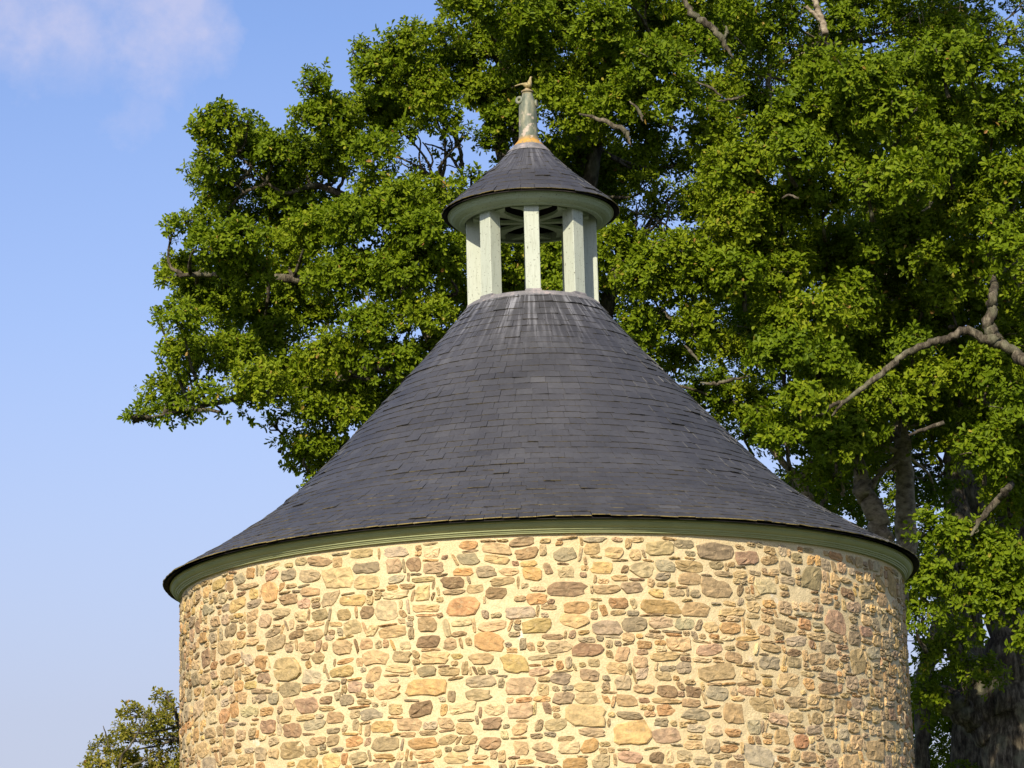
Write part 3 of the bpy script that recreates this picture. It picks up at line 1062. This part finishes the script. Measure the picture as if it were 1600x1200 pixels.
# --- the big oak behind the dovecote (left part of the crown)
YA = 11.0
BA = [(495, 120, 8, 13, 0), (484, 140, 9, 11, 0), (570, 80, 6, 15, 0), (345, 178, 8, 12, 0), (388, 192, 8, 11, 0), (640, 50, 9, 9, 0), (312, 208, 10, 8, 0), (258, 440, 8, 7, 0), (250, 500, 8, 7, 0), (268, 362, 9, 8, 0), (214, 655, 10, 7, 0), (696, 12, 8, 14, 0), (478, 728, 30, 24, 0), (502, 752, 26, 18, 0), (458, 700, 18, 14, 0), (345, 212, 42, 38), (330, 262, 34, 26), (400, 245, 52, 44), (322, 282, 26, 28), (348, 312, 44, 36), (432, 248, 36, 36), (300, 358, 36, 24), (325, 395, 46, 30), (288, 432, 34, 34),
      (375, 385, 42, 34), (284, 506, 36, 22), (292, 560, 48, 42), (262, 620, 38, 26), (224, 653, 20, 13), (278, 648, 28, 20), (345, 480, 56, 48), (355, 565, 56, 40), (405, 605, 48, 28),
      (330, 628, 26, 14), (392, 636, 26, 18), (468, 595, 58, 46), (428, 664, 15, 26), (492, 645, 42, 34), (482, 702, 42, 34), (540, 655, 58, 42), (522, 715, 40, 26), (600, 640, 50, 30),
      (494, 140, 18, 24), (484, 190, 30, 30), (526, 185, 50, 38), (572, 92, 13, 22), (592, 122, 42, 38), (638, 80, 46, 36), (684, 66, 34, 28), (738, 18, 46, 38), (742, 88, 52, 44),
      (812, 30, 60, 48), (662, 145, 66, 44), (602, 185, 58, 36), (765, 158, 56, 48), (540, 240, 56, 40), (472, 252, 46, 42), (586, 240, 34, 30), (440, 310, 56, 46), (505, 272, 40, 26),
      (590, 300, 36, 26), (622, 322, 62, 34, -1.6), (562, 350, 62, 40, -1.5), (664, 372, 56, 46, -1.8), (495, 370, 56, 40), (450, 400, 52, 42), (392, 432, 56, 42), (450, 468, 56, 40),
      (540, 440, 62, 42, -1.2), (622, 432, 56, 46, -1.6), (692, 420, 46, 46, -1.4), (572, 515, 66, 36, -1.4), (660, 500, 56, 36, -1.5), (520, 560, 56, 36, -1.0), (612, 570, 56, 36, -1.2),
      (712, 480, 28, 44), (562, 610, 48, 28), (430, 540, 46, 36), (772, 230, 28, 36), (738, 290, 22, 30), (872, 60, 66, 52), (862, 142, 46, 56), (905, 192, 50, 40), (945, 112, 56, 46),
      (935, 48, 58, 46), (1005, 58, 58, 44), (1035, 104, 66, 42, -1.6), (1052, 160, 56, 36, -1.5), (972, 168, 52, 42), (1002, 216, 56, 34), (900, 248, 38, 32), (1088, 78, 42, 46),
      (1120, 210, 46, 42), (1132, 272, 56, 46, -1.6), (962, 400, 42, 42), (1052, 402, 56, 42, -1.6), (1012, 452, 56, 46, -1.4), (1112, 440, 56, 46, -1.6), (1002, 520, 46, 42, -1.0),
      (1082, 520, 56, 42, -1.2), (1062, 572, 36, 30), (1150, 352, 56, 56, -1.5), (820, 100, 44, 50), (800, 200, 40, 40), (760, 400, 40, 60), (840, 400, 60, 60), (900, 430, 50, 50),
      (800, 330, 50, 40, 1), (860, 260, 40, 40, 1), (700, 560, 50, 40), (640, 610, 40, 30), (800, 460, 60, 40), (880, 480, 60, 40),
      (955, 268, 40, 34, 2), (1015, 262, 44, 30, 2), (1078, 262, 40, 34, 2), (950, 322, 30, 30, 2), (1088, 330, 34, 40, 2), (1120, 390, 44, 36, 2), (1140, 560, 40, 36, 2), (1110, 620, 40, 36, 2), (1165, 640, 44, 40, 2),
      (960, 300, 26, 26, 3), (900, 340, 40, 40, 3), (700, 308, 30, 18, -1), (658, 302, 30, 16, -1), (636, 212, 20, 16, 0), (724, 214, 14, 26, 0), (692, 196, 26, 14, 0), (655, 268, 14, 9, 1), (700, 240, 9, 9, 1),
      (1008, 296, 22, 12, 1), (1054, 302, 16, 16, 1), (1030, 352, 26, 11, 1), (996, 330, 13, 10, 1), (1024, 318, 7, 6, 1), (980, 356, 20, 10, 1), (1045, 330, 6, 6, 1),
      (380, 350, 30, 22, 1.5), (420, 345, 30, 24, 1.5), (345, 345, 26, 20, 1), (500, 330, 34, 24, 2), (470, 345, 34, 24, 2), (590, 430, 30, 24, 1.5), (330, 455, 26, 20, 1.5), (500, 500, 36, 26, 1.5), (470, 510, 30, 24, 1.5), (525, 490, 30, 24, 1.5), (1010, 0, 50, 36), (960, -10, 50, 36), (1090, 10, 44, 36), (880, 0, 50, 36), (1040, 30, 40, 30, 1), (780, 60, 40, 36, 1), (700, 110, 40, 30, 1), (400, 500, 40, 30, 1.5), (300, 470, 22, 18, 1)]
POLY_A = [(330, 240), (400, 215), (460, 270), (520, 190), (600, 140), (700, 80), (760, 0), (860, -120), (1120, -140), (1180, 100), (1170, 560), (1060, 600), (900, 560), (640, 600), (520, 640), (430, 590), (310, 590), (290, 440), (340, 390)]
HOLES_A = [(680, 248, 40), (650, 235, 30), (705, 270, 24), (520, 308, 12), (376, 278, 10), (1030, 335, 30), (990, 352, 18), (345, 365, 10)]
rngA = np.random.default_rng(21)
oak_a = thing('oak_tree', 'broad spreading oak whose crown reaches far left behind the slate roof and lantern', 'tree', (0.5, 12.0, 0), 'oaks behind the dovecote')


def local(o, root):
    """keep world placement under a root that was moved"""
    o.matrix_parent_inverse = Matrix.Translation(-Vector(root.location))


pa, aa_, ta, ca_ = grow(BA, YA, rngA, dens=1.15, per_sub=31)
BA2 = fill(POLY_A, HOLES_A, 75, rngA, (1.5, 4.0))
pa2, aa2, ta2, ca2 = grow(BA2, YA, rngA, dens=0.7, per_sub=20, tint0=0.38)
TA = [(330, 560, 0), (470, 330, 0)]
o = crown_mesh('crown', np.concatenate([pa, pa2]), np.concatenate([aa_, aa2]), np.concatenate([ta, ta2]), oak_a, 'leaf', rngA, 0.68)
local(o, oak_a)
b = MB()
trunk_pts = [np.array([0.5, 12.0, -0.2]), np.array([0.45, 12.0, 2.0]), np.array([0.6, 12.1, 4.5]), np.array([0.3, 12.3, 7.5]), np.array([0.6, 12.4, 11.0]), np.array([0.8, 12.3, 15.0])]
limb_mesh(b, trunk_pts, [0.75, 0.58, 0.5, 0.38, 0.24, 0.08], rngA, 30, 14, 0.02)
hubs = list(smooth_path(trunk_pts, 20)[7:])
for pts in ([(0.45, 12.1, 5.2), at(640, 610, 12)[0], at(500, 610, 11.6)[0], at(380, 622, 11.2)[0], at(300, 638, 11)[0], at(235, 652, 11)[0]],
            [(0.4, 12.2, 6.5), at(650, 480, 12)[0], at(480, 440, 11.8)[0], at(340, 430, 11.4)[0], at(285, 430, 11.2)[0]],
            [(0.3, 12.3, 7.5), at(730, 350, 12)[0], at(600, 330, 12)[0], at(500, 290, 11.8)[0], at(440, 300, 11.6)[0], at(370, 240, 11.4)[0]],
            [(0.5, 12.3, 9.5), at(770, 190, 12.3)[0], at(660, 150, 12.3)[0], at(520, 170, 11.8)[0]],
            [(0.6, 12.4, 10.5), at(790, 120, 12)[0], at(740, 20, 12)[0]],
            [(0.5, 12.3, 9.5), at(930, 230, 12)[0], at(1020, 110, 11.6)[0], at(1090, 40, 11.6)[0]],
            [(0.4, 12.2, 7.0), at(960, 430, 12)[0], at(1060, 400, 11.6)[0], at(1150, 340, 11.4)[0]],
            [(0.4, 12.2, 6.2), at(980, 530, 12)[0], at(1090, 520, 11.6)[0]]):
    pts = [np.array(p) for p in pts]
    limb_mesh(b, pts, [0.17, 0.11, 0.075, 0.05, 0.03, 0.012][:max(3, len(pts))], rngA, 26, 10, 0.05)
    hubs += list(smooth_path(pts, 16)[3:])
branches(b, hubs, ca_, rngA, 0.032, oak_a)
for pts, wd in (([(1060, -10), (1085, 25), (1112, 44), (1130, 66), (1146, 92)], [11, 12, 11, 9, 7]),
                ([(1132, 60), (1136, 50), (1134, 40)], [8, 6, 5]),
                ([(905, 178), (945, 190), (975, 206), (986, 228)], [7, 8, 9, 9]), ([(984, 158), (1000, 176), (1004, 190)], [5, 6, 6]),
                ([(1094, 598), (1116, 600), (1137, 595), (1170, 588)], [5, 6, 6, 7]), ([(1070, 540), (1080, 550), (1092, 565)], [5, 6, 6]),
                ([(1088, 128), (1112, 138), (1130, 152)], [4, 5, 5]), ([(1120, 158), (1150, 154), (1165, 148)], [5, 5, 5])):
    px_limb(b, pts, [wd[0] * 0.45] + wd[1:-1] + [wd[-1] * 0.3], YA - 2.0, rngA, 8, 0.12)
for pts, wd in (([(695, 300), (682, 280), (655, 262), (625, 246), (606, 236)], [6, 5, 4, 3, 2]), ([(668, 275), (657, 258), (655, 240), (657, 222), (648, 205)], [4, 3.5, 3, 2.5, 2]),
                ([(684, 284), (672, 266), (676, 250), (668, 232), (660, 222)], [4, 4, 3, 3, 2]), ([(728, 290), (720, 270), (702, 242), (684, 230), (664, 224)], [6, 5, 4, 3, 2]),
                ([(722, 262), (716, 222), (700, 200), (686, 188)], [7, 6, 5, 4]), ([(702, 246), (706, 228), (702, 214)], [3, 3, 2]), ([(655, 262), (640, 262), (622, 252)], [3, 2.5, 2]),
                ([(690, 262), (700, 258), (712, 262)], [2.5, 2, 2]), ([(398, 282), (385, 268), (372, 262)], [4, 4, 3]), ([(396, 274), (382, 280), (374, 290)], [3, 3, 2]), ([(384, 304), (372, 292), (362, 284)], [4, 3, 3]),
                ([(1060, 380), (1040, 352), (1010, 338), (985, 330)], [5, 4, 3, 2]), ([(1040, 352), (1046, 330), (1040, 312)], [3, 3, 2]), ([(1030, 346), (1016, 358), (998, 360)], [3, 3, 2])):
    px_limb(b, pts, wd, YA + 0.6, rngA, 7)
o = b.build('trunk', ['bark'], oak_a, smooth=True)
local(o, oak_a)

# --- the big oak on the right
YB = 9.5
BB = [(1288, 112, 40, 32), (1340, 128, 56, 42), (1415, 125, 58, 38), (1480, 108, 56, 44), (1532, 112, 52, 50), (1592, 142, 42, 42), (1240, 172, 40, 28), (1300, 190, 62, 42), (1392, 190, 66, 40),
      (1470, 190, 58, 48), (1552, 202, 56, 48), (1212, 212, 42, 36), (1240, 246, 56, 38), (1322, 262, 50, 36), (1165, 275, 50, 40), (1262, 296, 56, 40), (1412, 282, 58, 44, -1.3), (1445, 240, 50, 36),
      (1360, 300, 36, 32), (1486, 250, 46, 40), (1575, 292, 44, 48), (1160, 332, 52, 38), (1215, 340, 40, 34), (1285, 332, 46, 32), (1205, 402, 46, 36), (1540, 362, 56, 34), (1585, 405, 40, 38),
      (1160, 442, 46, 40), (1232, 442, 56, 46), (1282, 502, 56, 40), (1220, 522, 46, 42), (1332, 470, 40, 32), (1222, 562, 56, 40, -1.0), (1282, 582, 56, 36), (1250, 642, 52, 36, -1.0), (1192, 656, 28, 22),
      (1228, 690, 36, 32), (1345, 622, 60, 40), (1425, 548, 34, 26, 0.6), (1340, 680, 46, 36), (1300, 706, 50, 42), (1275, 752, 32, 24), (1550, 585, 44, 44), (1590, 640, 36, 56), (1535, 715, 46, 44),
      (1575, 765, 46, 36), (1452, 832, 40, 28, -1), (1505, 850, 52, 36, -1), (1565, 880, 56, 44, -1), (1455, 915, 40, 32, -1), (1520, 938, 56, 36, -1), (1585, 940, 40, 46, -1), (1444, 976, 28, 20, -1), (1612, 1000, 24, 40, -1),
      (1480, 470, 26, 30, 1), (1460, 420, 46, 40, 1), (1510, 410, 40, 40, 1), (1400, 640, 46, 36, 0.6), (1460, 600, 42, 34, 0.6),
      (1360, 400, 50, 40, 1.6), (1300, 400, 50, 40, 1.6), (1420, 360, 50, 40, 1.6), (1500, 330, 50, 40, 1.6),
      (1660, 200, 80, 60), (1660, 330, 80, 60), (1660, 480, 70, 60), (1680, 640, 70, 60), (1680, 800, 70, 60), (1700, 950, 70, 60), (1760, 300, 80, 70), (1780, 560, 80, 70)]
rngB = np.random.default_rng(33)
tb, _ = at(1612, 1330, 18.5)
oak_b = thing('oak_tree', 'massive oak at the right edge with a thick trunk and a bare crooked grey limb', 'tree', (tb[0], tb[1], 0), 'oaks behind the dovecote')
BB += [(x, y, 46, 38, d) for (x, y, d) in ((1360, 500, 2.5), (1420, 480, 2.5), (1480, 520, 3), (1540, 480, 2.5), (1590, 520, 2.5), (1360, 560, 3), (1430, 600, 3.5), (1500, 590, 3.5), (1560, 640, 3), (1600, 700, 2.5),
                                           (1340, 640, 3), (1290, 640, 2.5), (1590, 600, 3.5), (1560, 540, 2), (1600, 760, 3), (1580, 800, 3.5), (1450, 420, 3), (1380, 440, 3), (1310, 440, 3), (1520, 420, 3))]
BB += [(1470, 1030, 34, 28, 7.5), (1530, 1060, 36, 24, 7.5), (1450, 1100, 28, 24, 8), (1500, 1000, 36, 26, 7)]
BB += [(x, y, 44, 36, d) for (x, y, d) in ((1530, 670, 3), (1580, 690, 3.5), (1560, 740, 4), (1600, 770, 4), (1450, 650, 4), (1470, 690, 4.5), (1310, 610, 4), (1350, 650, 4.5), (1340, 700, 4.5), (1370, 600, 4.5),
                                           (1420, 590, 4.5), (1480, 620, 5), (1540, 610, 5), (1600, 640, 5), (1440, 540, 5), (1500, 560, 5), (1390, 520, 5), (1560, 520, 5), (1330, 560, 5), (1280, 640, 4))]
pb, ab, tb_, cb_ = grow(BB, YB, rngB, spread=1.0)
POLY_B = [(1180, 200), (1270, 110), (1500, 90), (1700, 150), (1720, 560), (1600, 560), (1400, 480), (1300, 640), (1200, 600), (1150, 400)]
BB2 = fill(POLY_B, [(1190, 170, 20)], 40, rngB, (1.5, 3.5))
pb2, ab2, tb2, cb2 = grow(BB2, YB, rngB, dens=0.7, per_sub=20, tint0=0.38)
o = crown_mesh('crown', np.concatenate([pb, pb2]), np.concatenate([ab, ab2]), np.concatenate([tb_, tb2]), oak_b, 'leaf', rngB)
local(o, oak_b)
b = MB()
yt = 18.5
base = np.array([tb[0], tb[1], -0.2])
t_pts = [base, at(1606, 1200, yt)[0], at(1590, 1080, yt)[0], at(1592, 960, yt)[0], at(1600, 800, yt)[0], at(1585, 640, yt)[0], at(1600, 540, yt)[0], at(1580, 380, yt)[0], at(1540, 230, yt)[0], at(1500, 120, yt)[0]]
limb_mesh(b, t_pts, [1.05, 0.70, 0.66, 0.54, 0.40, 0.31, 0.24, 0.16, 0.09, 0.03], rngB, 50, 16, 0.025)
hubs = list(smooth_path(t_pts, 30)[6:])
for pts, wd in (([(1590, 1130), (1545, 1110), (1512, 1040), (1488, 985), (1478, 920), (1470, 840)], [80, 60, 44, 38, 30, 14]),
                ([(1600, 1190), (1548, 1140), (1505, 1108), (1468, 1092), (1430, 1084)], [70, 56, 48, 40, 30]),
                ([(1600, 1000), (1570, 900), (1540, 820), (1500, 720)], [60, 44, 30, 18])):
    px_limb(b, pts, wd, yt, rngB, 12, 0.03)
    hubs += [at(p[0], p[1], yt)[0] for p in pts[1:]]
for pts, wd in (([(1596, 590, 11.0), (1604, 580, 5.0), (1612, 572), (1590, 555), (1562, 537), (1537, 528), (1507, 516), (1484, 528), (1453, 537), (1420, 550), (1397, 567), (1373, 587), (1343, 610), (1317, 630), (1300, 650)], [26, 24, 22, 19, 17, 15, 14, 13, 12, 11, 11, 10, 8, 6, 3]),
                ([(1320, 628), (1302, 632), (1287, 645), (1268, 653)], [7, 6, 5, 3]),
                ([(1556, 535), (1546, 510), (1548, 483), (1553, 457), (1551, 436, 1.5), (1550, 400, 3)], [24, 19, 15, 13, 11, 8]),
                ([(1596, 740, 11.0), (1586, 752, 4.0), (1575, 764), (1562, 778), (1543, 800), (1530, 815), (1516, 838)], [13, 12, 11, 12, 11, 9, 5]),
                ([(1452, 310), (1455, 318), (1448, 326), (1440, 330)], [5, 5, 4, 3]), ([(1222, 310), (1232, 305), (1248, 310)], [3, 4, 4]),
                ([(1475, 660), (1440, 672), (1420, 680)], [7, 6, 4])):
    px_limb(b, pts, wd, YB - 1.3, rngB, 9, 0.07)
branches(b, hubs, cb_, rngB, 0.032, oak_b)
o = b.build('trunk', ['bark'], oak_b, smooth=True)
local(o, oak_b)

# --- trees standing behind, mostly in shade
rngC = np.random.default_rng(44)
YC = 16.0
cb, _ = at(1372, 1300, YC)
oak_c = thing('oak_tree', 'shaded oak between the dovecote roof and the right edge, slender straight trunk, its bark colour lightened as if sunlit', 'tree', (cb[0], cb[1], 0), 'oaks behind the dovecote')
BC = fill([(1090, -160), (1500, -180), (1480, 120), (1560, 640), (1470, 690), (1300, 760), (1180, 700), (1130, 300)], [(1190, 175, 12), (1000, 330, 60)], 75, rngC, (-1.5, 2.0), 45, 80)
BC += [(1300, 760, 40, 36, 1), (1340, 850, 50, 40, 1.5), (1285, 800, 40, 30, 1), (1460, 780, 34, 40, 1.5), (1200, 690, 40, 30, 0), (1420, 900, 60, 50, 2), (1130, 30, 56, 46, -2), (1182, 80, 48, 52, -2), (1230, 40, 50, 50, -2), (1320, 50, 56, 40, -2), (1400, 50, 56, 44, -1), (1150, 150, 40, 40, -1), (1182, 190, 40, 36, -1), (1140, 105, 40, 36, -1), (1205, 235, 36, 36, -1), (1480, 40, 50, 40, 0), (1180, 130, 40, 40, 1), (1240, 84, 40, 30, 0), (1290, 78, 40, 30, 0.5), (1345, 62, 40, 30, 0), (1230, 120, 30, 26, 1), (1320, 725, 40, 30, 2), (1352, 775, 34, 30, 2.5), (1298, 772, 30, 24, 2), (1240, 760, 26, 20, 2), (1330, 800, 30, 26, 3)]
BC += [(rngC.uniform(1130, 1720), rngC.uniform(-520, -120), 85, 66, rngC.uniform(-4.0, 0.5)) for _ in range(42)]
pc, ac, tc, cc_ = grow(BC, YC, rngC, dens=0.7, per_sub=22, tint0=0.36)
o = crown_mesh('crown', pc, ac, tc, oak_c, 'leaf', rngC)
local(o, oak_c)
b = MB()
t_pts = [np.array([cb[0], cb[1], -0.2]), at(1394, 1000, YC)[0], at(1416, 850, YC)[0], at(1413, 760, YC)[0], at(1409, 680, YC)[0], at(1404, 560, YC)[0], at(1380, 400, YC)[0], at(1330, 200, YC)[0], at(1283, 40, YC)[0], at(1272, -40, YC)[0]]
limb_mesh(b, t_pts, [0.34, 0.24, 0.19, 0.16, 0.145, 0.13, 0.11, 0.09, 0.07, 0.04], rngC, 50, 12, 0.03)
hubs = list(smooth_path(t_pts, 30)[12:])
for pts, wd in (([(1290, 54), (1284, 30), (1276, 10), (1272, -12)], [11, 10, 9, 9]), ([(1284, 34), (1270, 20), (1260, 10)], [7, 6, 5])):
    px_limb(b, pts, wd, YC - 4.6, rngC, 9)
for pts, wd in (([(1208, 190), (1200, 120), (1212, 40)], [9, 8, 6]), ([(1385, 850), (1365, 800), (1350, 765), (1345, 735), (1330, 690)], [34, 32, 30, 22, 12]), ([(1268, 790), (1262, 775), (1243, 744), (1214, 712), (1196, 690)], [15, 14, 12, 10, 7]),
                ([(1243, 748), (1262, 735), (1266, 722)], [10, 10, 8]), ([(1360, 770), (1372, 745), (1405, 720)], [9, 7, 5])):
    px_limb(b, pts, wd, YC - 1.5, rngC, 10)
branches(b, hubs, cc_, rngC, 0.032, oak_c)
o = b.build('trunk', ['sun_painted_bark'], oak_c, smooth=True)
local(o, oak_c)

rngD = np.random.default_rng(55)
YD = 22.0
db, _ = at(1500, 1280, YD)
oak_d = thing('oak_tree', 'rear oak in deep shade at top right, forked trunk beside the slender trunk', 'tree', (db[0], db[1], 0), 'oaks behind the dovecote')
BD = fill([(1380, -200), (1800, -200), (1800, 1250), (1430, 1250), (1400, 900), (1260, 820), (1120, 620), (1200, 420), (1360, 400)], [(1560, 25, 8), (1190, 780, 6)], 150, rngD, (-1.0, 3.0), 50, 90)
BD += [(x, y, 44, 36, d) for (x, y, d) in ((1450, 20, 0), (1500, 10, 0), (1545, 45, 0), (1590, 60, 0), (1600, 10, 0), (1550, -20, 0), (1480, 60, 1), (1520, 80, 1), (1440, 1000, 3), (1450, 1070, 3), (1440, 1150, 3), (1480, 1190, 3), (1520, 1130, 4), (1470, 1130, 4), (1430, 930, 3), (1380, 880, 3), (1560, 1190, 4), (1420, 1210, 3), (1340, 790, 3), (1290, 750, 3), (1385, 740, 0), (1390, 800, 0), (1440, 700, 1), (1460, 760, 1), (1375, 690, 0), (1210, 660, 0), (1180, 620, 0))]
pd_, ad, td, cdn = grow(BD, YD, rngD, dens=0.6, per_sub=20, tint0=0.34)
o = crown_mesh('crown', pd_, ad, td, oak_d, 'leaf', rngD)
local(o, oak_d)
b = MB()
t_pts = [np.array([db[0], db[1], -0.2]), at(1508, 1000, YD)[0], at(1500, 830, YD)[0], at(1488, 740, YD)[0], at(1486, 660, YD)[0], at(1470, 400, YD)[0], at(1480, 100, YD)[0]]
limb_mesh(b, t_pts, [0.42, 0.34, 0.30, 0.16, 0.14, 0.11, 0.05], rngD, 40, 12, 0.03)
hubs = list(smooth_path(t_pts, 24)[8:])
px_limb(b, [(1502, 830), (1514, 760), (1512, 700), (1530, 620), (1560, 450), (1600, 200)], [44, 36, 34, 26, 20, 10], YD, rngD, 12)
hubs += [at(1560, 450, YD)[0], at(1600, 200, YD)[0], at(1514, 760, YD)[0]]
px_limb(b, [(1442, 1260), (1440, 1150), (1444, 1050), (1470, 960), (1500, 850)], [26, 25, 24, 22, 18], YD - 1, rngD, 10)
branches(b, hubs, cdn, rngD, 0.032, oak_d)
o = b.build('trunk', ['bark'], oak_d, smooth=True)
local(o, oak_d)

# --- distant tree low on the left
rngE = np.random.default_rng(66)
YE = 34.0
eb, _ = at(262, 1480, YE)
tree_e = thing('turning_tree', 'small olive and bronze leaved tree peeping out low beside the left of the stone wall', 'tree', (eb[0], eb[1], 0))
BE = [(258, 1096, 16, 14), (206, 1122, 24, 16), (240, 1128, 26, 12), (190, 1146, 20, 12), (275, 1120, 22, 16), (196, 1160, 28, 14), (246, 1160, 34, 18), (160, 1178, 22, 14), (150, 1205, 28, 16), (200, 1196, 36, 16), (250, 1196, 36, 20),
      (290, 1160, 30, 30), (300, 1210, 40, 30), (210, 1240, 50, 30), (150, 1240, 36, 26), (270, 1260, 60, 36), (200, 1290, 60, 30), (320, 1280, 50, 40), (330, 1120, 40, 40), (330, 1200, 40, 40)]
pe, ae, te, ce_ = grow(BE, YE, rngE, spread=1.2, dens=2.2, sub_r=(0.16, 0.3), tint0=0.5, per_sub=22)
o = crown_mesh('crown', pe, ae, te, tree_e, 'leaf_autumn', rngE, 0.85)
local(o, tree_e)
b = MB()
t_pts = [np.array([eb[0], eb[1], -0.2]), at(268, 1380, YE)[0], at(275, 1290, YE)[0], at(285, 1180, YE)[0], at(276, 1120, YE)[0], at(262, 1090, YE)[0]]
limb_mesh(b, t_pts, [0.3, 0.22, 0.17, 0.07, 0.05, 0.02], rngE, 24, 10)
hubs = list(smooth_path(t_pts, 16)[5:])
for pts, wd in (([(184, 1215), (190, 1182), (203, 1165), (214, 1148), (222, 1130), (228, 1118)], [5, 4, 3.5, 3, 2.5, 2]), ([(170, 1168), (166, 1150), (161, 1134)], [3, 2.5, 1.2]), ([(206, 1196), (222, 1190), (230, 1182)], [4, 3.5, 3])):
    px_limb(b, pts, wd, YE - 1.4, rngE, 7)
branches(b, hubs, ce_, rngE, 0.03)
o = b.build('trunk', ['bark'], tree_e, smooth=True)
local(o, tree_e)
